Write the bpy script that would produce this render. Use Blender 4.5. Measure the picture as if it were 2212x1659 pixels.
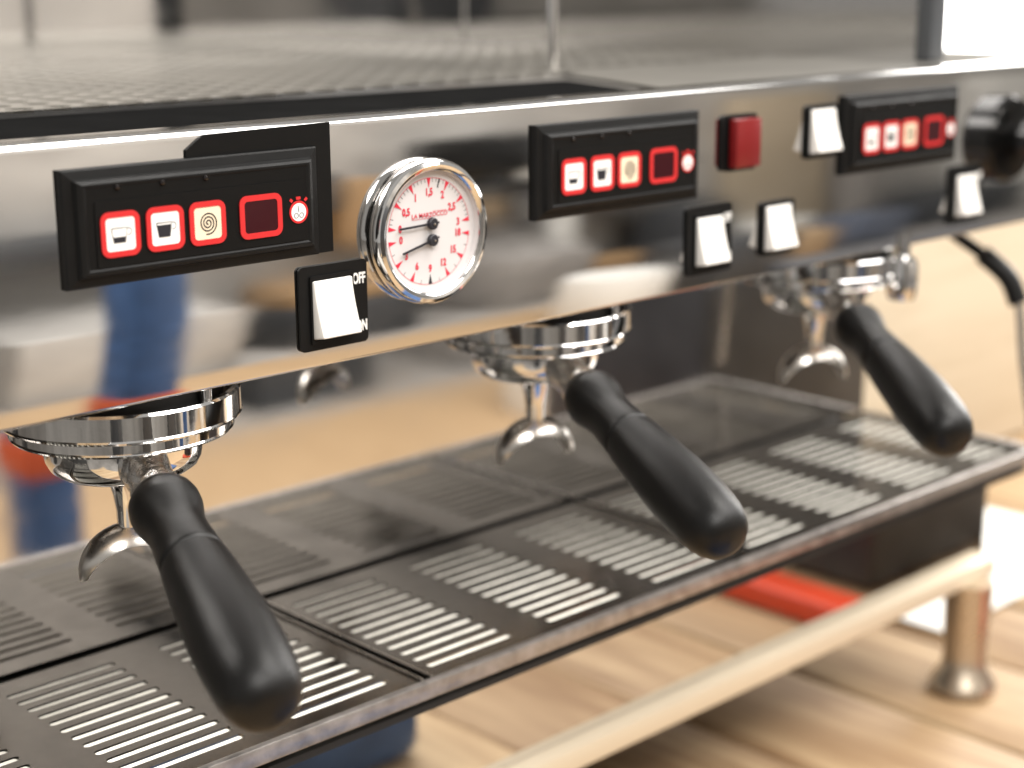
import bpy, bmesh, math, random
from mathutils import Vector, Matrix
random.seed(7)
R = math.radians
scene = bpy.context.scene
for o in list(bpy.data.objects): bpy.data.objects.remove(o)

# ------------------------------------------------------------------ camera
cam_d = bpy.data.cameras.new('camera'); cam = bpy.data.objects.new('camera', cam_d)
scene.collection.objects.link(cam); scene.camera = cam
yaw, pitch, roll = 0.7617, 0.2452, -0.0061
fw = Vector((math.sin(yaw)*math.cos(pitch), math.cos(yaw)*math.cos(pitch), -math.sin(pitch)))
rt = Vector((math.cos(yaw), -math.sin(yaw), 0)); up = rt.cross(fw)
c_, s_ = math.cos(roll), math.sin(roll)
rt, up = c_*rt + s_*up, -s_*rt + c_*up
m = Matrix((rt, up, -fw)).transposed().to_4x4(); m.translation = Vector((-0.2946, -0.554, 0.07))
cam.matrix_world = m
cam_d.sensor_width = 36; cam_d.sensor_fit = 'HORIZONTAL'; cam_d.lens = 3597.4/2212*36
cam_d.clip_start = .02; cam_d.clip_end = 100
cam_d.dof.use_dof = True; cam_d.dof.focus_distance = .675; cam_d.dof.aperture_fstop = 5.2

# ------------------------------------------------------------------ world, lamps, exposure
w = bpy.data.worlds.new('World'); scene.world = w; w.use_nodes = True
w.node_tree.nodes['Background'].inputs[0].default_value = (.60, .58, .55, 1)
w.node_tree.nodes['Background'].inputs[1].default_value = .62
def area(name, loc, tgt, sx, sy, power, col):
    l = bpy.data.lights.new(name, 'AREA'); l.shape = 'RECTANGLE'; l.size = sx; l.size_y = sy; l.energy = power; l.color = col
    o = bpy.data.objects.new(name, l); scene.collection.objects.link(o); o.location = loc
    o.rotation_euler = (Vector(tgt)-Vector(loc)).to_track_quat('-Z', 'Y').to_euler()
    return o
area('overhead_light', (-.9, -1.7, 1.7), (.2, 0, -.1), 1.3, .9, 50, (1, .97, .93))
area('overhead_light', (.9, -.5, 1.9), (.6, -.3, -.4), 1.2, .5, 26, (1, .96, .90))
area('overhead_light', (2.0, -1.9, 2.4), (2.0, -2.0, -1), 3.4, 2.2, 140, (1, .97, .94))  # added fill that brightens the mirrored room; no such lamp known
area('window_light', (3.6, .35, .9), (.5, 0, -.2), 1.6, 1.8, 85, (1, .97, .93))
scene.view_settings.view_transform = 'Standard'; scene.view_settings.look = 'None'
scene.view_settings.exposure = 0.40; scene.view_settings.gamma = 1
scene.render.engine = 'CYCLES'
scene.cycles.use_denoising = True
scene.cycles.max_bounces = 10; scene.cycles.glossy_bounces = 8
scene.cycles.sample_clamp_indirect = 6
scene.cycles.caustics_reflective = True

# ------------------------------------------------------------------ materials
def mat(name, col, rough=.5, metal=0., spec=.5, bump=0., bscale=400, var=0., vscale=30, coat=0., aniso=None, rvar=0., emit=None):
    m = bpy.data.materials.new(name); m.use_nodes = True
    nt = m.node_tree; b = nt.nodes['Principled BSDF']
    b.inputs['Base Color'].default_value = (*col, 1); b.inputs['Roughness'].default_value = rough
    b.inputs['Metallic'].default_value = metal; b.inputs['Specular IOR Level'].default_value = spec
    b.inputs['Coat Weight'].default_value = coat
    if emit: b.inputs['Emission Color'].default_value = (*col, 1); b.inputs['Emission Strength'].default_value = emit
    tc = nt.nodes.new('ShaderNodeTexCoord'); mp = nt.nodes.new('ShaderNodeMapping'); nt.links.new(tc.outputs['Object'], mp.inputs[0])
    if aniso: mp.inputs['Scale'].default_value = aniso
    if bump:
        n = nt.nodes.new('ShaderNodeTexNoise'); n.inputs['Scale'].default_value = bscale; n.inputs['Detail'].default_value = 4
        nt.links.new(mp.outputs[0], n.inputs['Vector'])
        bp = nt.nodes.new('ShaderNodeBump'); bp.inputs['Strength'].default_value = bump; bp.inputs['Distance'].default_value = .001
        nt.links.new(n.outputs['Fac'], bp.inputs['Height']); nt.links.new(bp.outputs[0], b.inputs['Normal'])
    if var or rvar:
        n = nt.nodes.new('ShaderNodeTexNoise'); n.inputs['Scale'].default_value = vscale; n.inputs['Detail'].default_value = 5
        nt.links.new(mp.outputs[0], n.inputs['Vector'])
        if var:
            r = nt.nodes.new('ShaderNodeValToRGB')
            r.color_ramp.elements[0].position = .3; r.color_ramp.elements[1].position = .7
            r.color_ramp.elements[0].color = (*[c*(1-var) for c in col], 1); r.color_ramp.elements[1].color = (*[min(1, c*(1+var*.6)) for c in col], 1)
            nt.links.new(n.outputs['Fac'], r.inputs[0]); nt.links.new(r.outputs[0], b.inputs['Base Color'])
        if rvar:
            q = nt.nodes.new('ShaderNodeMapRange'); q.inputs[1].default_value = .3; q.inputs[2].default_value = .7
            q.inputs[3].default_value = max(0, rough-rvar); q.inputs[4].default_value = rough+rvar
            nt.links.new(n.outputs['Fac'], q.inputs[0]); nt.links.new(q.outputs[0], b.inputs['Roughness'])
    return m
def wood(name, c1, c2, axis='Y', rough=.55):
    m = bpy.data.materials.new(name); m.use_nodes = True
    nt = m.node_tree; b = nt.nodes['Principled BSDF']; b.inputs['Roughness'].default_value = rough
    tc = nt.nodes.new('ShaderNodeTexCoord'); mp = nt.nodes.new('ShaderNodeMapping'); nt.links.new(tc.outputs['Object'], mp.inputs[0])
    mp.inputs['Scale'].default_value = (14, 1.2, 14) if axis == 'Y' else (1.2, 14, 14)
    n = nt.nodes.new('ShaderNodeTexNoise'); n.inputs['Scale'].default_value = 3; n.inputs['Detail'].default_value = 6; n.inputs['Distortion'].default_value = 1.2
    nt.links.new(mp.outputs[0], n.inputs['Vector'])
    oi = nt.nodes.new('ShaderNodeObjectInfo'); ad = nt.nodes.new('ShaderNodeMath'); ad.operation = 'MULTIPLY_ADD'
    ad.inputs[1].default_value = .35; nt.links.new(oi.outputs['Random'], ad.inputs[0]); nt.links.new(n.outputs['Fac'], ad.inputs[2])
    r = nt.nodes.new('ShaderNodeValToRGB'); r.color_ramp.elements[0].position = .4; r.color_ramp.elements[1].position = .85
    r.color_ramp.elements[0].color = (*c1, 1); r.color_ramp.elements[1].color = (*c2, 1)
    nt.links.new(ad.outputs[0], r.inputs[0]); nt.links.new(r.outputs[0], b.inputs['Base Color'])
    bp = nt.nodes.new('ShaderNodeBump'); bp.inputs['Strength'].default_value = .2; bp.inputs['Distance'].default_value = .002
    nt.links.new(n.outputs['Fac'], bp.inputs['Height']); nt.links.new(bp.outputs[0], b.inputs['Normal'])
    return m
M = {}
M['mirror'] = mat('polished_steel', (.66, .65, .64), .045, 1, rvar=.035, vscale=16, bump=.012, bscale=14, aniso=(1, 1, 2.4))
M['chrome'] = mat('chrome', (.74, .73, .72), .06, 1, rvar=.03, vscale=60, bump=.03, bscale=120)
M['cast'] = mat('cast_chrome', (.6, .58, .56), .16, 1, bump=.9, bscale=330)
M['satin'] = mat('satin_steel', (.62, .59, .55), .28, 1, rvar=.06, vscale=50)
M['trayplate'] = mat('cup_tray_steel', (.50, .475, .43), .30, .8, var=.15, vscale=14)
M['louvre'] = mat('louvre_steel', (.56, .54, .48), .42, .55, var=.22, vscale=60)
M['grate'] = mat('grate_steel', (.235, .22, .205), .17, 1, rvar=.06, vscale=40, var=.22, bump=.02, bscale=60)
M['rail'] = mat('brushed_rail', (.74, .63, .47), .5, .25, bump=.1, bscale=200)
M['rim'] = mat('tray_rim_steel', (.46, .43, .41), .36, .85, bump=.35, bscale=180, var=.3, vscale=120, rvar=.08)
M['blackplastic'] = mat('black_plastic', (.005, .005, .005), .45, 0, .2, bump=.15, bscale=2600, rvar=.05, vscale=80)
M['membrane'] = mat('black_membrane', (.004, .004, .004), .42, 0, .18, bump=.12, bscale=2400)
M['rubber'] = mat('black_rubber', (.005, .0047, .0045), .37, 0, .30, bump=.15, bscale=2600, rvar=.06, vscale=70)
M['gloss_black'] = mat('gloss_black', (.012, .012, .012), .18)
M['dark'] = mat('dark_recess', (.015, .014, .013), .6)
M['red'] = mat('red_print', (.55, .018, .02), .45)
M['dialred'] = mat('dial_red_print', (.62, .02, .05), .5)
M['whiteprint'] = mat('white_print', (.84, .83, .80), .4)
M['cream'] = mat('cream_print', (.80, .68, .50), .4)
M['inkblack'] = mat('ink_black', (.012, .012, .018), .5)
M['inkgrey'] = mat('ink_grey', (.18, .18, .2), .5)
M['display'] = mat('dark_red_display', (.03, .001, .004), .16)
M['rocker'] = mat('white_rocker', (.82, .80, .76), .32, coat=.2)
M['redlens'] = mat('red_lens', (.17, .006, .007), .3)
M['dial'] = mat('dial_white', (.60, .575, .57), .5)
M['led'] = mat('dark_led', (.006, .004, .004), .10)
M['bench'] = wood('pine_boards', (.25, .15, .075), (.53, .385, .225), 'Y')
M['floorwood'] = wood('floor_boards', (.36, .23, .12), (.56, .39, .225), 'Y', .5)
M['ply'] = wood('plywood', (.50, .41, .29), (.60, .51, .385), 'X', .6)
M['wall'] = mat('workshop_wall', (.52, .50, .47), .85, var=.35, vscale=2.2)
M['concrete'] = mat('grey_concrete', (.40, .38, .355), .7, var=.3, vscale=3)
M['cardboard'] = mat('cardboard', (.42, .27, .14), .85, var=.15, vscale=8)
M['slate'] = mat('slate_paint', (.06, .064, .07), .5, var=.2, vscale=6)
M['greycloth'] = mat('grey_cloth', (.36, .34, .32), .9, var=.3, vscale=12)
M['blue'] = mat('blue_cover', (.045, .105, .25), .6, var=.3, vscale=26)
M['casegrey'] = mat('case_plastic', (.055, .056, .062), .35, var=.3, vscale=20)
M['legsteel'] = mat('leg_steel', (.60, .51, .40), .33, .9, rvar=.08, vscale=40, bump=.05, bscale=120)
M['bluegrey'] = mat('blue_grey_plastic', (.16, .19, .26), .5)
M['orange'] = mat('orange_strap', (.62, .10, .03), .5)
M['redpaint'] = mat('red_paint', (.62, .06, .02), .35)
M['paper'] = mat('white_and_sun_patch', (.85, .84, .80), .8)  # plain matte white; also paints the sunlit patch on the bench
M['mat'] = mat('black_mat', (.006, .006, .006), .9, spec=.02, var=.3, vscale=40)
M['window'] = mat('bright_window', (1, .98, .95), .5, emit=5.5)
M['glass'] = bpy.data.materials.new('clear_glass'); M['glass'].use_nodes = True
_b = M['glass'].node_tree.nodes['Principled BSDF']; _b.inputs['Transmission Weight'].default_value = 1; _b.inputs['Roughness'].default_value = .0; _b.inputs['IOR'].default_value = 1.12

# ------------------------------------------------------------------ helpers
C = scene.collection
class MB:
    def __init__(s): s.v = []; s.f = []; s.m = []; s.sm = []
    def add(s, v, f, mi=0, smooth=False, M4=None):
        o = len(s.v)
        s.v += [tuple(M4 @ Vector(p)) for p in v] if M4 else [tuple(p) for p in v]
        s.f += [tuple(i+o for i in q) for q in f]; s.m += [mi]*len(f); s.sm += [smooth]*len(f)
    def build(s, name, mats, parent=None, auto=True):
        me = bpy.data.meshes.new(name); me.from_pydata(s.v, [], s.f)
        for k in (mats if isinstance(mats, (list, tuple)) else [mats]): me.materials.append(M[k])
        for p, mi, sm in zip(me.polygons, s.m, s.sm): p.material_index = mi; p.use_smooth = sm
        bm = bmesh.new(); bm.from_mesh(me); bmesh.ops.recalc_face_normals(bm, faces=bm.faces); bm.to_mesh(me); bm.free()
        if auto and any(s.sm): me.set_sharp_from_angle(angle=R(35))
        o = bpy.data.objects.new(name, me); C.objects.link(o)
        if parent: attach(o, parent)
        return o
def attach(o, parent):
    bpy.context.view_layer.update()
    o.parent = parent; o.matrix_parent_inverse = parent.matrix_world.inverted()
def thing(name, label, cat, loc=(0, 0, 0), rotz=0, group=None):
    o = bpy.data.objects.new(name, None); C.objects.link(o); o.empty_display_size = .02
    o.location = loc; o.rotation_euler = (0, 0, rotz); tag(o, label, cat, group)
    bpy.context.view_layer.update(); return o
def tag(o, label, cat, group=None):
    o['label'] = label; o['category'] = cat
    if group: o['group'] = group
    return o
def box(mb, x0, x1, y0, y1, z0, z1, bev=0, mi=0, segs=2):
    bm = bmesh.new(); bmesh.ops.create_cube(bm, size=1)
    for v in bm.verts: v.co = Vector(((x0+x1)/2+v.co.x*(x1-x0), (y0+y1)/2+v.co.y*(y1-y0), (z0+z1)/2+v.co.z*(z1-z0)))
    if bev: bmesh.ops.bevel(bm, geom=bm.edges[:], offset=bev, segments=segs, profile=.5, affect='EDGES')
    bm.verts.index_update()
    mb.add([v.co.copy() for v in bm.verts], [[v.index for v in f.verts] for f in bm.faces], mi, bool(bev)); bm.free()
def lathe(mb, prof, n=48, M4=None, mi=0, smooth=True, closed=False, caps=True):
    vs = []; fs = []
    for r, z in prof:
        for k in range(n): a = 2*math.pi*k/n; vs.append((r*math.cos(a), r*math.sin(a), z))
    P = len(prof)
    for i in range(P if closed else P-1):
        j = (i+1) % P
        for k in range(n): fs.append((i*n+k, i*n+(k+1) % n, j*n+(k+1) % n, j*n+k))
    if not closed and caps:
        if prof[0][0] > 1e-6: fs.append(tuple(range(n))[::-1])
        if prof[-1][0] > 1e-6: fs.append(tuple(range((P-1)*n, P*n)))
    mb.add(vs, fs, mi, smooth, M4)
def sweep(mb, pts, rad, n=16, mi=0, ry=None, side=None):
    """tube through pts; rad list; ry: second radius list along fixed side vector"""
    pts = [Vector(p) for p in pts]; N = len(pts); vs = []; fs = []
    nrm = None
    for i, p in enumerate(pts):
        t = (pts[min(i+1, N-1)]-pts[max(i-1, 0)]).normalized()
        if side is not None: a = Vector(side)
        else:
            a = Vector((0, 0, 1)) if nrm is None else nrm
            if nrm is None and abs(t.z) > .9: a = Vector((1, 0, 0))
        a = (a - a.dot(t)*t).normalized(); nrm = a; b = t.cross(a)
        for k in range(n):
            q = 2*math.pi*k/n
            vs.append(p + a*math.cos(q)*(ry[i] if ry else rad[i]) + b*math.sin(q)*rad[i])
    for i in range(N-1):
        for k in range(n): fs.append((i*n+k, i*n+(k+1) % n, (i+1)*n+(k+1) % n, (i+1)*n+k))
    fs.append(tuple(range(n))[::-1]); fs.append(tuple(range((N-1)*n, N*n)))
    mb.add(vs, fs, mi, True)
def smooth_path(pts, n=8):
    P = [Vector(p) for p in pts]; out = []
    P = [2*P[0]-P[1]]+P+[2*P[-1]-P[-2]]
    for i in range(1, len(P)-2):
        for k in range(n):
            t = k/n; a, b, c, d = P[i-1:i+3]
            out.append(.5*((2*b)+(-a+c)*t+(2*a-5*b+4*c-d)*t*t+(-a+3*b-3*c+d)*t**3))
    out.append(P[-2]); return out
def curve_mesh(loops, depth):
    cu = bpy.data.curves.new('t', 'CURVE'); cu.dimensions = '2D'; cu.fill_mode = 'BOTH'; cu.extrude = depth/2
    for L in loops:
        s = cu.splines.new('POLY'); s.points.add(len(L)-1); s.use_cyclic_u = True
        for p, q in zip(s.points, L): p.co = (q[0], q[1], 0, 1)
    o = bpy.data.objects.new('t', cu); me = bpy.data.meshes.new_from_object(o)
    r = ([v.co.copy() for v in me.vertices], [tuple(p.vertices) for p in me.polygons])
    bpy.data.objects.remove(o); bpy.data.curves.remove(cu); bpy.data.meshes.remove(me); return r
def text_mesh(s, size, depth, sx=1., off=0., align='CENTER', shear=0):
    cu = bpy.data.curves.new('t', 'FONT'); cu.body = s; cu.size = size; cu.extrude = depth/2; cu.align_x = align; cu.align_y = 'CENTER'; cu.offset = off; cu.resolution_u = 3; cu.shear = shear
    o = bpy.data.objects.new('t', cu); me = bpy.data.meshes.new_from_object(o)
    r = ([Vector((v.co.x*sx, v.co.y, v.co.z)) for v in me.vertices], [tuple(p.vertices) for p in me.polygons])
    bpy.data.objects.remove(o); bpy.data.curves.remove(cu); bpy.data.meshes.remove(me); return r
def face_on(x, y, z, rot=0):     # local xy plane -> world xz plane facing -y
    return Matrix.Translation((x, y, z)) @ Matrix.Rotation(R(90), 4, 'X') @ Matrix.Rotation(rot, 4, 'Z')
def rrect(w, h, r, n=6, cx=0, cy=0):
    out = []
    for sx, sy, a0 in ((1, 1, 0), (-1, 1, 90), (-1, -1, 180), (1, -1, 270)):
        for k in range(n+1):
            a = R(a0+90*k/n); out.append((cx+sx*(w/2-r)+r*math.cos(a), cy+sy*(h/2-r)+r*math.sin(a)))
    return out
def circ(r, n=24, cx=0, cy=0): return [(cx+r*math.cos(2*math.pi*k/n), cy+r*math.sin(2*math.pi*k/n)) for k in range(n)]
def prism(mb, loop, z0, z1, M4, mi=0):
    n = len(loop); vs = [(x, y, z0) for x, y in loop]+[(x, y, z1) for x, y in loop]
    mb.add(vs, [tuple(range(n))[::-1], tuple(range(n, 2*n))]+[(k, (k+1) % n, n+(k+1) % n, n+k) for k in range(n)], mi, False, M4)
def ring(mb, lo, li, z0, z1, M4, mi=0):
    n = len(lo); vs = [(x, y, z1) for x, y in lo]+[(x, y, z1) for x, y in li]+[(x, y, z0) for x, y in lo]+[(x, y, z0) for x, y in li]
    fs = []
    for k in range(n):
        j = (k+1) % n
        fs += [(k, j, n+j, n+k), (2*n+k, 2*n+j, j, k), (n+k, n+j, 3*n+j, 3*n+k)]
    mb.add(vs, fs, mi, False, M4)

# ------------------------------------------------------------------ setting
def struct(o): o['kind'] = 'structure'; return o
FZ = -1.2; BZ = -.445
mb = MB(); box(mb, -5, 11, -6, 5, FZ-.05, FZ); struct(mb.build('floor', 'concrete'))
mb = MB(); box(mb, -1, 5.2, -2.92, -.5, FZ+.001, FZ+.025); struct(mb.build('floor_boards', 'floorwood'))
mb = MB(); box(mb, -5, 11, -3.7, -3.6, FZ+.001, 2.6); struct(mb.build('wall_behind_photographer', 'wall'))
mb = MB(); box(mb, -5, 11, 4.2, 4.3, FZ+.001, 2.6); struct(mb.build('wall_beyond_machine', 'wall'))

# ------------------------------------------------------------------ workbench
wb = thing('workbench', 'workbench of pale pine boards carrying the espresso machine', 'workbench', (.4, .1, FZ))
x = -.62; k = 0
while x < 1.75:
    wd = .118 + random.uniform(-.006, .006); mb = MB()
    dz = random.uniform(-.0015, .0015)
    box(mb, x, x+wd-.004, -.34, .62, BZ-.028, BZ+dz, .003); mb.build('plank', 'bench', wb); x += wd
for y in (-.25, .5):
    mb = MB(); box(mb, -.6, 1.7, y, y+.05, BZ-.12, BZ-.03, .002); mb.build('rail', 'bench', wb)
for x in (-.55, 1.58):
    for y in (-.25, .5):
        mb = MB(); box(mb, x, x+.07, y-.001, y+.06, FZ, BZ-.121, .003); mb.build('leg', 'bench', wb)

# ------------------------------------------------------------------ espresso machine
em = thing('espresso_machine', 'polished steel three-group espresso machine with pressure gauge and black keypads', 'espresso machine', (.28, .2, BZ))
XL, XR = -.42, .80
# front panel: rolled top lip, flat face, rolled lower lip
def extrude_x(mb, prof, x0, x1, mi=0, smooth=True):
    n = len(prof); vs = [(x0, y, z) for y, z in prof]+[(x1, y, z) for y, z in prof]
    mb.add(vs, [(k, k+1, n+k+1, n+k) for k in range(n-1)], mi, smooth)
ZT, ZB, YP = .0104, -.0926, -.006
prof = [(.03, ZT-.0012), (.0060, ZT-.0002)]
for k in range(9):
    a = R(90+90*k/8); prof.append((.0035+.0035*math.cos(a), ZT-.0035+.0035*math.sin(a)))
prof += [(0, -.03), (0, -.06), (0, ZB+.0015)]
for k in range(1, 9):
    a = R(180+90*k/8); prof.append((.0015+.0015*math.cos(a), ZB+.0015+.0015*math.sin(a)))
prof += [(.05, ZB+.001)]
prof = [(y+YP, z) for y, z in prof]
mb = MB(); extrude_x(mb, prof, XL, XR); fp = mb.build('front_panel', 'mirror', em)
# backsplash
YB = .132
mb = MB(); box(mb, XL, .720, YB, YB+.003, -.252, -.07); mb.build('backsplash', 'mirror', em)
mb = MB(); box(mb, XL, .80, .06, YB+.05, -.085, -.06); mb.build('underside', 'dark', em)
# lower body, polished, with bright bottom edge
mb = MB()
extrude_x(mb, [(.040, -.2605), (.040, -.346)], XL, .745, 0, False); mb.build('lower_front_panel', 'mirror', em)
mb = MB(); box(mb, XL, .748, .030, .060, -.361, -.3465, .002); mb.build('bottom_rail', 'rail', em)
mb = MB(); box(mb, XL, .745, .062, .5, -.352, -.268); mb.build('body_base', 'dark', em)
for lx, ly in ((.722, .036), (-.25, .036), (.722, .42), (-.25, .42)):
    mb = MB()
    lathe(mb, [(.0, BZ+.0016), (.023, BZ+.0018), (.0245, BZ+.005), (.023, BZ+.011), (.017, BZ+.018), (.0155, BZ+.03), (.0165, BZ+.05), (.0175, -.3605), (.0, -.3605)], 40, Matrix.Translation((lx, ly, 0)))
    mb.build('leg', 'legsteel', em)
# drip tray frame
ZD = -.2508
mb = MB(); box(mb, XL, .7185, -.0115, -.0075, ZD-.0078, ZD+.0008, .0008); mb.build('tray_front_rim', 'rim', em)
mb = MB(); box(mb, .7145, .7190, -.0070, .1285, ZD-.009, ZD+.0010, .0006); mb.build('tray_end_rim', 'rim', em)
mb = MB(); box(mb, XL, .7135, -.0070, .1300, ZD-.016, ZD-.0125); mb.build('drip_pan', 'dark', em)

# group heads
GX = [.0495, .2900, .5310]; GY = .042
def group_head(x):
    T = Matrix.Translation((x, GY, 0)); mb = MB()
    lathe(mb, [(0.0456, -0.1016), (0.0456, -0.0981), (0.0462, -0.0974), (0.0484, -0.0974), (0.0493, -0.0984), (0.0493, -0.1076), (0.0498, -0.1083), (0.0492, -0.1092),
               (0.0461, -0.1098), (0.0456, -0.1104), (0.0456, -0.1138), (0.0461, -0.1145), (0.0454, -0.1154), (0.0418, -0.1158), (0.0340, -0.1159)], 96, T)
    g = mb.build('group_head', 'chrome', em)
    mb = MB(); lathe(mb, [(.0, -0.1002), (.0452, -0.1002), (.0452, -0.1014), (0, -0.1014)], 64, T); lathe(mb, [(.0420, -0.1001), (.0420, -.087)], 48, T)
    mb.build('gasket_recess', 'dark', g)
    mb = MB(); lathe(mb, [(.0024, -.1001), (.0024, -.0930)], 16, Matrix.Translation((x+.014, GY-.0425, 0))); mb.build('bolt', 'chrome', g)
for x in GX: group_head(x)

# keypads
def arc_pts(r, a0, a1, n, cx=0, cy=0): return [(cx+r*math.cos(R(a0+(a1-a0)*k/n)), cy+r*math.sin(R(a0+(a1-a0)*k/n))) for k in range(n+1)]
def strip(mb, pts, w, z0, z1, M4, mi):
    L = []; Rr = []
    for i, p in enumerate(pts):
        a = Vector(pts[max(i-1, 0)]); b = Vector(pts[min(i+1, len(pts)-1)]); t = (b-a).normalized(); n = Vector((-t.y, t.x))*w/2
        L.append(Vector(p)+n); Rr.append(Vector(p)-n)
    n = len(pts); vs = [(q.x, q.y, z1) for q in L+Rr]
    mb.add(vs, [(k, k+1, n+k+1, n+k) for k in range(n-1)], mi, False, M4)
def button(kx, cx, cz, kind, parent):
    mb = MB(); T = face_on(kx+cx, -.0126, cz); bw, bh = (.0202, .0171) if kind == 'display' else (.0164, .0168)
    iw, ih = (.0157, .0126) if kind == 'display' else (.0123, .0125)
    ring(mb, rrect(bw, bh, .0034), rrect(iw, ih, .0015), 0, .0005, T, 0)
    prism(mb, rrect(iw, ih, .0015), 0, .0003, T, 1)
    d = .00042
    if kind in ('half', 'full'):
        cupx = -.0006
        wt, wb_, hh, cy = .0066, .0048, .0054, -.0004
        lv = .38 if kind == 'half' else .84
        o = [(cupx-wt/2, cy+hh/2), (cupx+wt/2, cy+hh/2), (cupx+wb_/2, cy-hh/2), (cupx-wb_/2, cy-hh/2)]
        strip(mb, [o[0], o[1], o[2], o[3], o[0]], .00034, 0, d, T, 2)
        wl = wb_+(wt-wb_)*lv
        prism(mb, [(cupx-wl/2+.0002, cy-hh/2+hh*lv), (cupx-wb_/2+.0002, cy-hh/2), (cupx+wb_/2-.0002, cy-hh/2), (cupx+wl/2-.0002, cy-hh/2+hh*lv)], .0003, d+.00004, T, 2)
        strip(mb, arc_pts(.0013, -110, 110, 12, cupx+wt/2+.0006, cy+.0012), .00034, 0, d, T, 3)
    elif kind == 'spiral':
        pts = []
        for k in range(110):
            a = k/109*2*math.pi*3.1+1.2; r = .0003+.0041*k/109
            pts.append((r*math.cos(-a)*.95, r*math.sin(-a)*1.0))
        strip(mb, pts[::-1], .00055, 0, d, T, 2)
    face = {'half': 'whiteprint', 'full': 'whiteprint', 'spiral': 'cream', 'display': 'display'}[kind]
    return mb.build({'display': 'timer_display'}.get(kind, 'button'), ['red', face, 'inkblack', 'inkgrey'], parent)
def keypad(kx, label):
    W, H = .1166, .0441; mb = MB()
    W -= .0014; kx += .0014
    steps = [(0, 0, .0055), (0, 0, .0080), (.0006, .0006, .0087), (.0040, .0038, .0094), (.0048, .0046, .0115), (.0064, .0056, .0122), (.0072, .0064, .0122), (.0080, .0071, .0118)]
    vs = []; fs = []
    for ix, iz, d in steps: vs += [(kx+ix, -d-.0002, -iz), (kx+W-ix, -d-.0002, -iz), (kx+W-ix, -d-.0002, -H+iz), (kx+ix, -d-.0002, -H+iz)]
    for i in range(len(steps)-1):
        for k in range(4): j = (k+1) % 4; fs.append((4*i+k, 4*i+j, 4*i+4+j, 4*i+4+k))
    mb.add(vs, fs, 0); o = len(vs)-4; mb.add([vs[o], vs[o+1], vs[o+2], vs[o+3]], [(0, 1, 2, 3)], 1)
    W += .0014; kx -= .0014
    kp = mb.build('keypad', ['blackplastic', 'membrane'], em, auto=False); kp['label'] = label
    mb = MB(); prism(mb, rrect(W-.0225, H-.0195, .0008), 0, .0003, face_on(kx+W/2+.0012, -.0121, -H/2-.0022), 0); mb.build('membrane_window', 'membrane', kp)
    for cx, kind in ((.0223, 'half'), (.0415, 'full'), (.0604, 'spiral'), (.0853, 'display')): button(kx, cx, -.0247, kind, kp)
    for cx in (.0224, .0417, .0609):
        mb = MB(); T = face_on(kx+cx, -.0120, -.0075)
        lathe(mb, [(.0013, 0), (.0012, .0004), (.0008, .0009), (0, .0011)], 16, T); mb.build('indicator_light', 'led', kp)
    mb = MB(); T = face_on(kx+.1038, -.0124, -.0250)
    ring(mb, circ(.0046, 28), circ(.0037, 28), 0, .0003, T, 0); prism(mb, circ(.0037, 28), 0, .0002, T, 1)
    prism(mb, rrect(.0022, .0012, .0003, 3, 0, .0056), 0, .0003, T, 0)
    for sgn in (-1, 1): strip(mb, [(sgn*.0030, .0044), (sgn*.0042, .0054)], .0012, 0, .0003, T, 0)
    strip(mb, [(0, 0), (-.0004, .0026)], .0003, 0, .0004, T, 2)
    for sgn in (-1, 1): ring(mb, circ(.0011, 12, sgn*.0013, -.0013), circ(.0009, 12, sgn*.0013, -.0013), 0, .0004, T, 3)
    mb.build('stopwatch_symbol', ['red', 'whiteprint', 'inkblack', 'inkgrey'], kp)
for i, l in enumerate(('black keypad beside the pressure gauge', 'black keypad next to the red indicator lamp', 'black keypad next to the steam wand')): keypad(.24*i, l)
# flat black plate behind the first keypad, showing above and right of it
mb = MB(); prism(mb, [(.056, -.044), (.1250, -.044), (.1250, .0092), (.064, .0084), (.056, .0030)], 0, .0008, face_on(0, YP-.0002, 0)); mb.build('keypad_black_plate', 'membrane', em)

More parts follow.
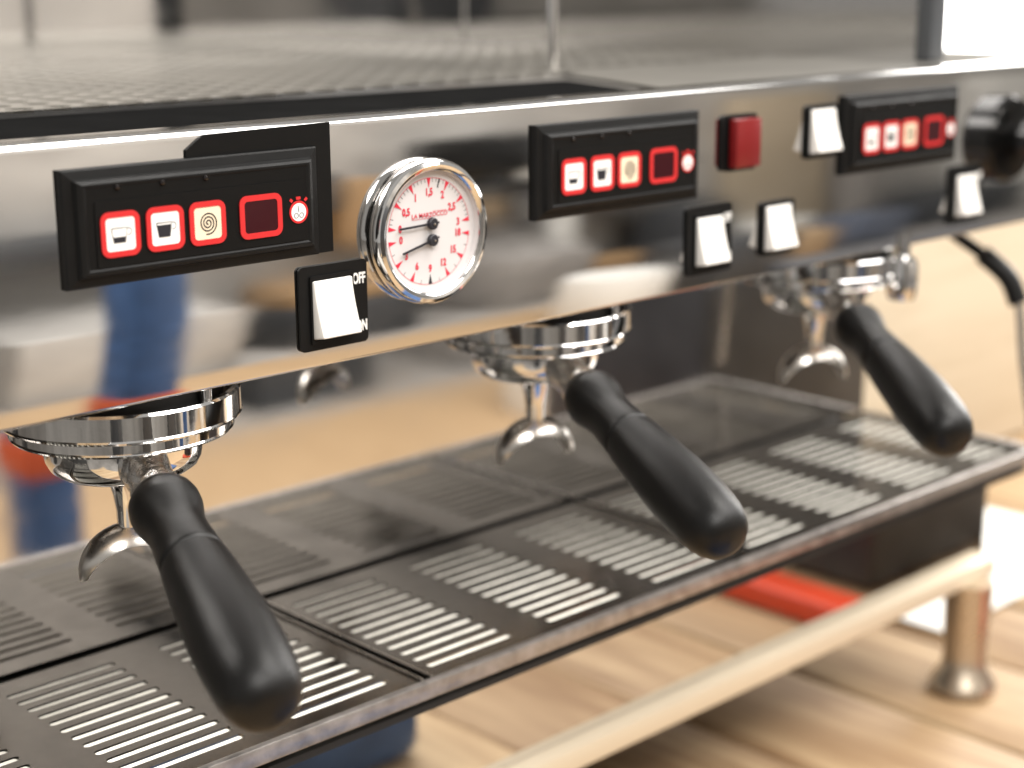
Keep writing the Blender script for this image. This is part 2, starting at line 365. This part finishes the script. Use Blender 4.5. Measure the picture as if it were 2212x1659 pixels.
# switches
def switch(x0, zt, s, inset_l, rw, rh, ztop, text, name='rocker_switch', lensmat=None, proud=.0058):
    mb = MB(); T = face_on(x0+s/2, YP-.0003, zt-s/2)
    prism(mb, rrect(s, s, .0022), 0, .0012, T, 0)
    rx0 = x0+inset_l; rz1 = zt-ztop
    ring(mb, rrect(rw+.0024, rh+.0040, .0006, 6, rx0+rw/2-(x0+s/2), rz1-rh/2-(zt-s/2)), rrect(rw+.001, rh+.001, .0004, 6, rx0+rw/2-(x0+s/2), rz1-rh/2-(zt-s/2)), .0012, .0022, T, 0)
    sw = mb.build(name, 'blackplastic', em)
    mb = MB(); n = 10; prof = []
    if lensmat:
        box(mb, rx0, rx0+rw, YP-.0075, YP-.002, rz1-rh, rz1, .0008); mb.build('lens', lensmat, sw); return
    for k in range(n+1):
        t = k/n; prof.append((YP-(.0034+proud*(t**1.5)), rz1-rh*t*.94))
    prof.append((YP-.0015, rz1-rh))
    prof = [(YP-.0015, rz1)]+prof
    vs = [(rx0, y, z) for y, z in prof]+[(rx0+rw, y, z) for y, z in prof]; N = len(prof)
    fs = [(k, k+1, N+k+1, N+k) for k in range(N-1)]+[tuple(range(N)), tuple(range(N, 2*N))[::-1], (0, N, 2*N-1, N-1)]
    me = bmesh.new(); bv = [me.verts.new(v) for v in vs]
    for f in fs: me.faces.new([bv[i] for i in f])
    bmesh.ops.recalc_face_normals(me, faces=me.faces)
    ed = [e for e in me.edges if len(e.link_faces) == 2 and e.calc_face_angle(0) > .5]
    bmesh.ops.bevel(me, geom=ed, offset=.0007, segments=3, profile=.5, affect='EDGES'); me.verts.index_update()
    mb.add([v.co.copy() for v in me.verts], [[v.index for v in f.verts] for f in me.faces], 0, True); me.free()
    mb.build('rocker', 'rocker', sw)
    if text:
        for s_t, zz in (('OFF', rz1-.0020), ('ON', rz1-rh+.0024)):
            mb = MB(); v, f = text_mesh(s_t, .0064, .0002, .60, .00020); mb.add(v, f, 0, False, face_on(x0+s-.0044 if s_t == 'OFF' else x0+s-.0036, YP-.0016, zz)); mb.build('lettering', 'whiteprint', sw)
for i in range(3): switch(.1062+.2445*i, -.0490, .0357, .0064, .0202, .0248, .0062, True)
switch(.4108, -.0525, .0290, .0030, .0213, .0238, .0025, False)
switch(.4478, -.0035, .0290, .0030, .0213, .0238, .0025, False)
switch(.3764, -.0045, .0285, .0050, .0200, .0250, .0018, False, 'indicator_lamp', 'redlens')

# pressure gauge
gx, gz = .1750, -.0410
G = face_on(gx, YP, gz)
mb = MB()
lathe(mb, [(.0300, .0008), (.0309, .0010), (.0316, .0024), (.0318, .0044), (.0315, .0064), (.0306, .0080), (.0291, .0087), (.0276, .0083), (.0267, .0074), (.0264, .0056)], 96, G, caps=False)
ga = mb.build('pressure_gauge', ['chrome'], em)
mb = MB(); lathe(mb, [(.0302, .0001), (.0302, .0009)], 64, G, caps=False); mb.build('gasket', 'blackplastic', ga)
GD = Matrix.Translation((gx, YP-.0040, gz)) @ Matrix.Rotation(R(90), 4, 'X')
mb = MB(); prism(mb, circ(.0262, 64), 0, .0002, GD); lathe(mb, [(.0262, .0), (.0265, .0030)], 64, GD, caps=False); mb.build('dial', 'dial', ga)
mb = MB(); z1 = .00032
a0, st = 172, 164/6
strip(mb, arc_pts(.0232, 172-0, 8, 60), .00022, 0, z1, GD, 0); strip(mb, arc_pts(.0232, -172, -8, 60), .00022, 0, z1, GD, 0)
def tri(a, col, s=1):
    for q in (0,):
        c, d = math.cos(R(a)), math.sin(R(a)); r0, r1, hw = .0190, .0232, .00105*s
        prism(mb, [(r0*c, r0*d), (r1*c+hw*d, r1*d-hw*c), (r1*c-hw*d, r1*d+hw*c)], .00005, z1+.0001, GD, col)
def tick(a, r0, wd, col): c, d = math.cos(R(a)), math.sin(R(a)); strip(mb, [(r0*c, r0*d), (.0231*c, .0231*d)], wd, 0, z1, GD, col)
for k in range(7):
    a = a0-st*k
    tri(a, 0); tri(-a, 1 if k == 3 else 0)
    if k < 6:
        for j in range(1, 5 if k else 3): tick(a-st*j/5, .0214, .00024, 1)
        tick(-(a-st/2), .0214, .00022, 1)
tick(a0-st*3.55, .0192, .0007, 1)
mb.build('scale_marks', ['dialred', 'inkblack'], ga)
for k, s in enumerate(('0', '0,5', '1', '1,5', '2', '2,5', '3')):
    a = R(a0-st*k); r = .0168 if k not in (1, 5) else .0160
    mb = MB(); v, f = text_mesh(s, .0045, .0001, .80, .00014); mb.add(v, f, 0, False, GD @ Matrix.Translation((r*math.cos(a), r*math.sin(a)+.0002, .0004))); mb.build('numeral', 'dialred', ga)
for k, s in enumerate(('0', '3', '6', '9', '12', '15', '18')):
    a = R(-(a0-st*k)); r = .0164
    mb = MB(); v, f = text_mesh(s, .0045, .0001, .80, .00014); mb.add(v, f, 0, False, GD @ Matrix.Translation((r*math.cos(a), r*math.sin(a), .0004))); mb.build('numeral', 'dialred', ga)
mb = MB(); v, f = text_mesh('LA MARZOCCO', .0028, .0001, 1.02, .00001); mb.add(v, f, 0, False, GD @ Matrix.Translation((.0002, .0072, .0004)))
strip(mb, [(-.0100, .0058), (.0002, .0058)], .00018, 0, .0004, GD, 0); strip(mb, [(.0020, .0086), (.0100, .0086)], .00018, 0, .0004, GD, 0)
mb.build('lettering', 'dialred', ga)
for yy, ang, ln in ((.0035, 182, .0186), (-.0037, 194, .0176)):
    mb = MB(); T = GD @ Matrix.Translation((.0004, yy, .0012))
    lathe(mb, [(.0026, 0), (.0027, .0006), (.0026, .0016), (.0022, .0020), (0, .0021)], 28, T)
    nd = mb.build('needle', 'inkblack', ga)
    mb = MB(); c, d = math.cos(R(ang)), math.sin(R(ang)); strip(mb, [(-.004*c, -.004*d), (ln*c, ln*d)], .0010, 0, .0008, T, 0)
    prism(mb, [(.001*c-.0005*d, .001*d+.0005*c), (.001*c+.0005*d, .001*d-.0005*c), (ln*c+.00042*d, ln*d-.00042*c), (ln*c-.00042*d, ln*d+.00042*c)], .0006, .0012, T, 0)
    mb.build('pointer', 'inkblack', nd)
    mb = MB(); lathe(mb, [(.0005, .0021), (.0004, .0026), (0, .0027)], 12, T); mb.build('pivot', 'satin', nd)

# hot water outlet, steam wand, steam knob
mb = MB(); T = Matrix.Translation((.5505, -.006, 0))
lathe(mb, [(.004, -.085), (.004, -.0975), (.0078, -.0995), (.0092, -.1040), (.0092, -.1200), (.0080, -.1240), (.005, -.1245), (0, -.1245)], 32, T); mb.build('water_outlet', 'chrome', em)
mb = MB(); p = smooth_path([(.672, .060, -.090), (.690, .048, -.105), (.705, .030, -.121), (.712, .016, -.135), (.7145, .008, -.152), (.716, .003, -.190), (.719, -.003, -.226), (.720, -.005, -.238)])
sw_ = mb; sweep(mb, p, [.0028]*len(p)); wand = mb.build('steam_wand', 'satin', em)
mb = MB(); p = smooth_path([(.672, .060, -.090), (.690, .048, -.105), (.7045, .0305, -.1205)]); sweep(mb, p, [.0042]*len(p)); mb.build('hose_sleeve', 'rubber', wand)
mb = MB(); p = smooth_path([(.7035, .0315, -.1195), (.712, .016, -.135), (.7145, .008, -.152)]); sweep(mb, p, [.0068]*len(p)); mb.build('grip', 'rubber', wand)
mb = MB(); lathe(mb, [(.012, 0), (.012, .012), (.026, .014), (.029, .018), (.029, .034), (.026, .038), (0, .039)], 40, face_on(.695, YP, -.040)); mb.build('steam_knob', 'gloss_black', em)

# cup warming top
mb = MB(); prism(mb, [(XL, .001), (.352, .001), (.410, .137), (.395, .139), (XL, .139)], -.02, .0062, Matrix.Identity(4)); mb.build('front_gutter', 'mat', em)
DZ = .0092
mb = MB(); prism(mb, [(.357, .006), (.80, .006), (.80, .172), (.425, .172)], DZ-.002, DZ, Matrix.Identity(4)); mb.build('top_cover', 'trayplate', em)
mb = MB(); box(mb, XL, .80, .21, .5, -.06, -.045); mb.build('deck_base', 'dark', em)
def perf(name, x0, x1, y0, y1, pitch=.0190, r=.0066):
    nx, ny = int((x1-x0)/pitch), int((y1-y0)/pitch); mb = MB(); px, py = (x1-x0)/nx, (y1-y0)/ny
    oct_ = [(math.cos(R(45*k)), math.sin(R(45*k))) for k in range(8)]; sq = [(1, 0), (1, 1), (0, 1), (-1, 1), (-1, 0), (-1, -1), (0, -1), (1, -1)]
    for i in range(nx):
        for j in range(ny):
            cx, cy = x0+(i+.5)*px, y0+(j+.5)*py
            vs = [(cx+a*px/2, cy+b*py/2, DZ) for a, b in sq]+[(cx+r*a, cy+r*b, DZ) for a, b in oct_]+[(cx+r*a, cy+r*b, DZ-.0015) for a, b in oct_]
            fs = [(k, (k+1) % 8, 8+(k+1) % 8, 8+k) for k in range(8)]+[(8+k, 8+(k+1) % 8, 16+(k+1) % 8, 16+k) for k in range(8)]
            mb.add(vs, fs, 0)
    return mb.build(name, 'trayplate', em)
perf('cup_tray', XL, .425, .140, .5); perf('cup_tray', .43, .66, .18, .5)
mb = MB(); box(mb, XL, .66, .502, .505, -.06, .12); mb.build('back_guard', 'mirror', em)
mb = MB(); box(mb, .6600, .6630, .058, .50, DZ+.0005, .12); mb.build('side_guard', 'mirror', em)
mb = MB(); lathe(mb, [(.0038, DZ), (.0038, .13)], 20, Matrix.Translation((.437, .176, 0))); mb.build('rail_post', 'chrome', em)
mb = MB(); box(mb, .646, .6635, .043, .056, DZ+.0003, .13, .002); mb.build('corner_post', 'slate', em)

# ------------------------------------------------------------------ drip grates
def louvre_mesh():
    mb = MB(); w = .056; n = 6
    pr = [(.00215, -.0008), (-.0013, -.0040), (-.0013, -.0046), (.0026, -.0012)]
    vs = [(0, y, z) for y, z in pr]+[(w, y, z) for y, z in pr]
    mb.add(vs, [(0, 1, 5, 4), (1, 2, 6, 5), (2, 3, 7, 6), (3, 0, 4, 7), (0, 3, 2, 1), (4, 5, 6, 7)])
    return mb
_l = louvre_mesh().build('louvre', 'louvre'); LM = _l.data; bpy.data.objects.remove(_l)
bounds = [(-.307, -.0695), (-.0665, .1690), (.1735, .4095), (.4135, .712)]
glabel = ['slotted drip grate at the end farthest from the steam wand', 'slotted drip grate beneath the portafilter farthest from the steam wand', 'slotted drip grate under the middle portafilter, beside the longest grate', 'longest slotted drip grate, reaching the steam wand']
YS, DY = .1115, .0097
for (x0, x1), lab in zip(bounds, glabel):
    g = thing('drip_grate', lab, 'drip grate', ((x0+x1)/2, .06, ZD), 0, 'drip grates on the tray')
    loops = [[(x0, -.0072), (x1, -.0072), (x1, .1278), (x0, .1278)]]
    bl = []
    for k in range(-6, 10):
        br = .0776+.08*k; b0 = br-.056
        if b0 > x0+.004 and b0 < x1-.02: bl.append((b0, min(br, x1-.006)))
    for b0, b1 in bl:
        for j in range(12):
            y = YS-DY*j; r = .0021
            loops.append([(b1-r+r*math.cos(R(a)), y+r*math.sin(R(a))) for a in range(-90, 91, 30)]+[(b0+r-r*math.cos(R(a)), y-r*math.sin(R(a))) for a in range(-90, 91, 30)])
    v, f = curve_mesh(loops, .0012); mb = MB(); mb.add(v, f, 0, False, Matrix.Translation((0, 0, ZD-.0006))); mb.build('plate', 'grate', g)
    for b0, b1 in bl:
        for j in range(12):
            o = bpy.data.objects.new('louvre', LM); C.objects.link(o); o.location = (b0, YS-DY*j, ZD); o.scale = ((b1-b0)/.056, 1, 1)
            o.parent = g; o.matrix_parent_inverse = g.matrix_world.inverted()
    mb = MB(); box(mb, x0, x0+.0010, -.0072, .1278, ZD+.00005, ZD+.0012); mb.build('edge_fold', 'satin', g)
    mb = MB(); box(mb, x1-.0010, x1, -.0072, .1278, ZD+.00005, ZD+.0012); mb.build('edge_fold', 'satin', g)

# ------------------------------------------------------------------ portafilters
ZP = -.1163
def portafilter(label):
    pf = thing('portafilter', label, 'portafilter', (0, 0, 0), 0, 'portafilters locked in the group heads')
    mb = MB(); lathe(mb, [(.0305, .0), (.0318, -.0004), (.0328, -.0015), (.0328, -.0070), (.0322, -.0105), (.0305, -.0138), (.0275, -.0160), (.0200, -.0176), (.0110, -.0186), (.0082, -.0196), (.0, -.0196)], 80)
    mb.build('basket_holder', 'chrome', pf)
    mb = MB(); lathe(mb, [(.0084, -.0190), (.0074, -.0215), (.0060, -.0270), (.0050, -.0340), (.0048, -.0440), (.0, -.0440)], 32); mb.build('stem', 'chrome', pf)
    # twin spout: arched horn, hollowed underside
    mb = MB(); n = 28; vs = []; fs = []; ns = 12
    for i in range(n+1):
        t = -1+2*i/n; a = t*R(96)
        cx, cz = .0192*math.sin(a)*(1+.06*abs(t)), -.0432-.0172*(1-math.cos(a))
        tx, tz = math.cos(a), -math.sin(a); nx, nz = math.sin(a), math.cos(a)
        tp = (1-abs(t)**2.2); hw = .0026+.0080*tp**.8; th = .0019+.0016*tp
        for k in range(ns):
            q = 2*math.pi*k/ns; yy = hw*math.cos(q); off = th*math.sin(q) - .0045*tp*(math.cos(q)**2)
            vs.append((cx+nx*off, yy, cz+nz*off))
    for i in range(n):
        for k in range(ns): fs.append((i*ns+k, i*ns+(k+1) % ns, (i+1)*ns+(k+1) % ns, (i+1)*ns+k))
    fs += [tuple(range(ns))[::-1], tuple(range(n*ns, (n+1)*ns))]
    mb.add(vs, fs, 0, True); mb.build('spout', 'satin', pf)
    # handle axis (local -y, falling 21 deg)
    d = Vector((0, -.1015, -.0305)).normalized(); start = Vector((0, -.0615, -.1330-ZP)) - d*.0105
    Hm = Matrix.Translation(start) @ d.to_track_quat('Z', 'Y').to_matrix().to_4x4()
    mb = MB(); lathe(mb, [(.0125, -.0330), (.0108, -.0250), (.0096, -.0125), (.0092, -.0060), (.0105, -.0030), (.0108, .0010)], 36, Hm)
    mb.build('neck', 'cast', pf)
    prof = [(0, -.0004), (.0060, -.0002), (.0095, .0008), (.0122, .0030), (.0137, .0060), (.0143, .0095), (.0141, .0135), (.0131, .0180), (.0120, .0225), (.0116, .0270), (.0118, .0310), (.0124, .0390), (.0128, .0430), (.0127, .0445), (.0121, .0452), (.0122, .0460), (.0133, .0470), (.0137, .0510), (.0145, .0600), (.0153, .0720), (.0161, .0830), (.0163, .0920), (.0162, .1010), (.0158, .1080), (.0152, .1130), (.0141, .1175), (.0122, .1216), (.0092, .1245), (.0055, .1259), (0, .1263)]
    prof = [(r, q if q < .02 else q*1.085-.0017) for r, q in prof]
    mb = MB(); lathe(mb, prof, 64, Hm); h = mb.build('handle', 'rubber', pf)
    return pf
labs = ['portafilter with black handle farthest from the steam wand', 'middle portafilter with black handle, between the other two', 'portafilter with black handle nearest the steam wand']
pf0 = portafilter(labs[0])
for i, th in enumerate((16.5, 17, 30)):
    if i == 0: pf = pf0
    else:
        pf = pf0.copy(); C.objects.link(pf); pf['label'] = labs[i]
        for ch in list(pf0.children):
            c = ch.copy(); C.objects.link(c); c.parent = pf; c.matrix_parent_inverse = Matrix.Identity(4)
    pf.location = (GX[i], GY, ZP); pf.rotation_euler = (0, 0, R(-th))

# ------------------------------------------------------------------ things reflected in the polished steel
def simple(name, label, cat, fn, m, group=None):
    mb = MB(); fn(mb); o = mb.build(name, m); tag(o, label, cat, group); return o
bp = thing('blue_post', 'blue padded post with orange strap, mirrored in the polished panel', 'post', (.678, -1.07, FZ))
mb = MB(); box(mb, .640, .715, -1.11, -1.035, FZ, -.20, .012); mb.build('padding', 'blue', bp)
mb = MB(); box(mb, .634, .721, -1.116, -1.029, -.55, -.50, .008); mb.build('strap', 'orange', bp)
simple('red_bar', 'red painted steel bar lying on the bench boards in front of the machine', 'bar', lambda mb: box(mb, .738, .778, -.335, -.05, BZ+.002, BZ+.022, .004), 'redpaint')
simple('black_case', 'dark slate tool case standing on the bench boards next to the red bar', 'case', lambda mb: box(mb, .83, 1.16, -.32, -.11, BZ+.002, -.20, .012), 'casegrey')
simple('white_and_sun_patch', 'small white patch painted for sunlight on the bench beside the machine foot', 'paper', lambda mb: box(mb, .80, 1.1, .10, .34, BZ+.002, BZ+.0035), 'paper')  # thin white slab stands in for sunlit boards near the foot
simple('plywood_board', 'pale plywood board standing on the bench behind the steam wand', 'board', lambda mb: box(mb, .95, 2.2, .36, .38, BZ+.002, -.10, .002), 'ply')
simple('dark_cabinet', 'low slate-grey cabinet with a cardboard box on top, mirrored in the polished panel', 'cabinet', lambda mb: box(mb, 2.42, 2.86, -3.55, -3.1, FZ, -.93, .01), 'slate')
simple('cardboard_box', 'brown cardboard box on the low slate-grey cabinet', 'box', lambda mb: box(mb, 2.46, 2.8, -3.5, -3.2, -.929, -.83, .004), 'cardboard')
simple('storage_crate', 'pale grey storage crate on the floor by the blue post', 'crate', lambda mb: box(mb, 1.5, 2.15, -3.5, -3.0, FZ, -.80, .01), 'wall')
simple('dark_shelf', 'dark shelf fixed to the wall above the pale grey crate', 'shelf', lambda mb: box(mb, 1.3, 2.2, -3.595, -3.3, -.66, -.55, .004), 'slate')
simple('grey_bundle', 'grey cloth bundle on the floor between the cabinet and the cream panel', 'bundle', lambda mb: box(mb, 3.2, 3.6, -3.5, -3.1, FZ, -.80, .05), 'greycloth')
simple('dark_bin', 'tall slate-grey bin on the floor beside the cream panel', 'bin', lambda mb: box(mb, 4.15, 4.40, -3.5, -3.2, FZ, -.74, .03), 'slate')
simple('cream_panel', 'tall cream wooden panel leaning on the far wall', 'panel', lambda mb: box(mb, 4.75, 5.35, -3.59, -3.5, FZ, -.1, .005), 'ply')
simple('dark_chest', 'wide slate-grey chest on the floor past the cream panel', 'chest', lambda mb: box(mb, 5.6, 6.3, -3.55, -3.1, FZ, -.88, .02), 'slate')
simple('rubber_mat', 'thick dark rubber mat on the floor in front of the cream panel', 'mat', lambda mb: box(mb, 4.2, 5.0, -3.0, -2.5, FZ, FZ+.06, .01), 'slate')
simple('bright_window', 'bright white window beyond the machine top', 'window', lambda mb: box(mb, 2.9, 4.6, 1.55, 1.6, -.17, .05), 'window')
simple('rust_crate', 'rust-brown crate hanging on the far wall, mirrored beside the gauge', 'crate', lambda mb: box(mb, 2.78, 2.98, -3.595, -3.4, -.75, -.42, .01), 'cardboard')
simple('pale_bucket', 'pale round bucket on the floor near the cream panel', 'bucket', lambda mb: lathe(mb, [(0, FZ), (.13, FZ), (.17, -.86), (.165, -.86), (.125, FZ+.01), (0, FZ+.01)], 32, Matrix.Translation((4.6, -3.2, 0))), 'paper')
simple('blue_crate', 'small blue-grey crate on the floor behind the rubber mat', 'crate', lambda mb: box(mb, 5.0, 5.35, -3.3, -3.05, FZ, -.95, .01), 'bluegrey')
simple('blue_cloth', 'folded blue cloth on the bench boards in front of the machine', 'cloth', lambda mb: box(mb, .10, .37, -.335, -.15, BZ+.002, BZ+.055, .012), 'blue')
for nm, lab, cat, x0, x1, y0, z0, z1, m_ in (  # clutter added to break up the panel reflections
    ('white_carton', 'added white carton on the wall bracket above the cabinet', 'carton', 2.3, 2.62, -3.59, -.50, -.30, 'paper'),
    ('black_carton', 'added black carton fixed to the wall between white carton and rust crate', 'carton', 2.63, 2.76, -3.59, -.62, -.36, 'slate'),
    ('wall_rack', 'added long grey steel rack on the wall over the grey bundle', 'rack', 3.1, 4.0, -3.59, -.455, -.44, 'greycloth'),
    ('white_jug', 'added white jug shape on the grey steel rack', 'jug', 3.25, 3.36, -3.58, -.4395, -.27, 'paper'),
    ('dark_tin', 'added dark tin on the grey steel rack beside the white jug', 'tin', 3.44, 3.62, -3.58, -.4395, -.25, 'slate'),
    ('silver_tin', 'added silver tin at the end of the grey steel rack', 'tin', 3.70, 3.82, -3.58, -.4395, -.31, 'satin'),
    ('brown_carton', 'added brown carton lying on the floor before the slate bin', 'carton', 3.78, 4.1, -3.5, FZ+.001, -.98, 'cardboard'),
    ('grey_board', 'added tall grey board against the wall past the cream panel', 'board', 5.45, 5.6, -3.59, FZ+.001, -.2, 'greycloth'),
    ('white_board', 'added large white board against the wall past the slate chest', 'board', 6.4, 7.6, -3.59, FZ+.001, -.1, 'paper'),
    ('dark_cupboard', 'added tall dark cupboard against the wall past the white board', 'cupboard', 7.65, 8.6, -3.59, FZ+.001, .3, 'slate')):
    simple(nm, lab, cat, lambda mb: box(mb, x0, x1, y0, y0+.18, z0, z1, .006), m_)
for lx, ly, lab in ((-1.75, -2.3, 'tall dark slab added for chrome reflections, to the gauge side of the photographer'), (-.55, -3.2, 'tall dark slab added for chrome reflections, against the wall behind the photographer'), (.75, -3.3, 'tall dark slab added for chrome reflections, against the wall beside the pale grey crate')):
    simple('dark_band_slab', lab, 'dark slab', lambda mb: box(mb, lx, lx+.42, ly, ly+.28, FZ+.001, .75, .01), 'slate')  # dark slabs added so the chrome shows dark vertical bands
M['box_tan'] = mat('tan_card', (.46, .33, .20), .8); M['box_silver'] = mat('silver_tinplate', (.7, .7, .7), .25, 1); M['box_blue'] = mat('blue_plastic', (.05, .10, .26), .4)
for rz, rn, order in ((-.74, 'lower', ('white', 'dark', 'tan', 'silver', 'blue', 'brown', 'grey', 'cream')), (-.56, 'upper', ('grey', 'cream', 'dark', 'white', 'brown', 'silver', 'tan', 'blue'))):  # shelves and boxes added to break up the mirrored wall
    simple('wall_shelf', rn+' added dark wall shelf holding small parts boxes', 'shelf', lambda mb: box(mb, 2.95, 4.45, -3.595, -3.42, rz-.02, rz, .002), 'slate')
    px = 2.98
    for cn in order:
        wd, ht = random.uniform(.09, .16), random.uniform(.05, .10)
        simple('parts_box', 'small added %s parts box on the %s wall shelf' % (cn, rn), 'box', lambda mb: box(mb, px, px+wd, -3.58, -3.45, rz+.0005, rz+ht, .006),
               {'white': 'paper', 'dark': 'slate', 'tan': 'box_tan', 'silver': 'box_silver', 'blue': 'box_blue', 'brown': 'cardboard', 'grey': 'greycloth', 'cream': 'ply'}[cn], 'parts boxes on the wall shelves')
        px += wd+random.uniform(.02, .06)
simple('white_drum', 'added white plastic drum on the floor boards, mirrored under the middle keypad', 'drum', lambda mb: lathe(mb, [(0, FZ+.026), (.15, FZ+.026), (.16, FZ+.05), (.16, -.90), (.15, -.88), (0, -.88)], 40, Matrix.Translation((3.05, -2.5, 0))), 'paper')  # from here on, larger clutter added for contrast in the reflections
simple('dark_trolley', 'added dark grey trolley standing on the floor boards beside the white drum', 'trolley', lambda mb: box(mb, 3.4, 3.75, -2.75, -2.4, FZ+.026, -.78, .02), 'slate')
simple('brown_sack', 'added brown paper sack standing on the floor past the dark trolley', 'sack', lambda mb: box(mb, 4.0, 4.25, -2.85, -2.6, FZ+.026, -.86, .05), 'box_tan')
simple('tall_white_panel', 'added narrow white panel leaning against the wall above the white drum', 'panel', lambda mb: box(mb, 3.62, 3.74, -3.40, -3.36, FZ+.001, -.35, .004), 'paper')
simple('black_monitor', 'added black flat monitor on the wall over the wall shelves', 'monitor', lambda mb: box(mb, 3.0, 3.5, -3.40, -3.36, -.48, -.2, .006), 'gloss_black')
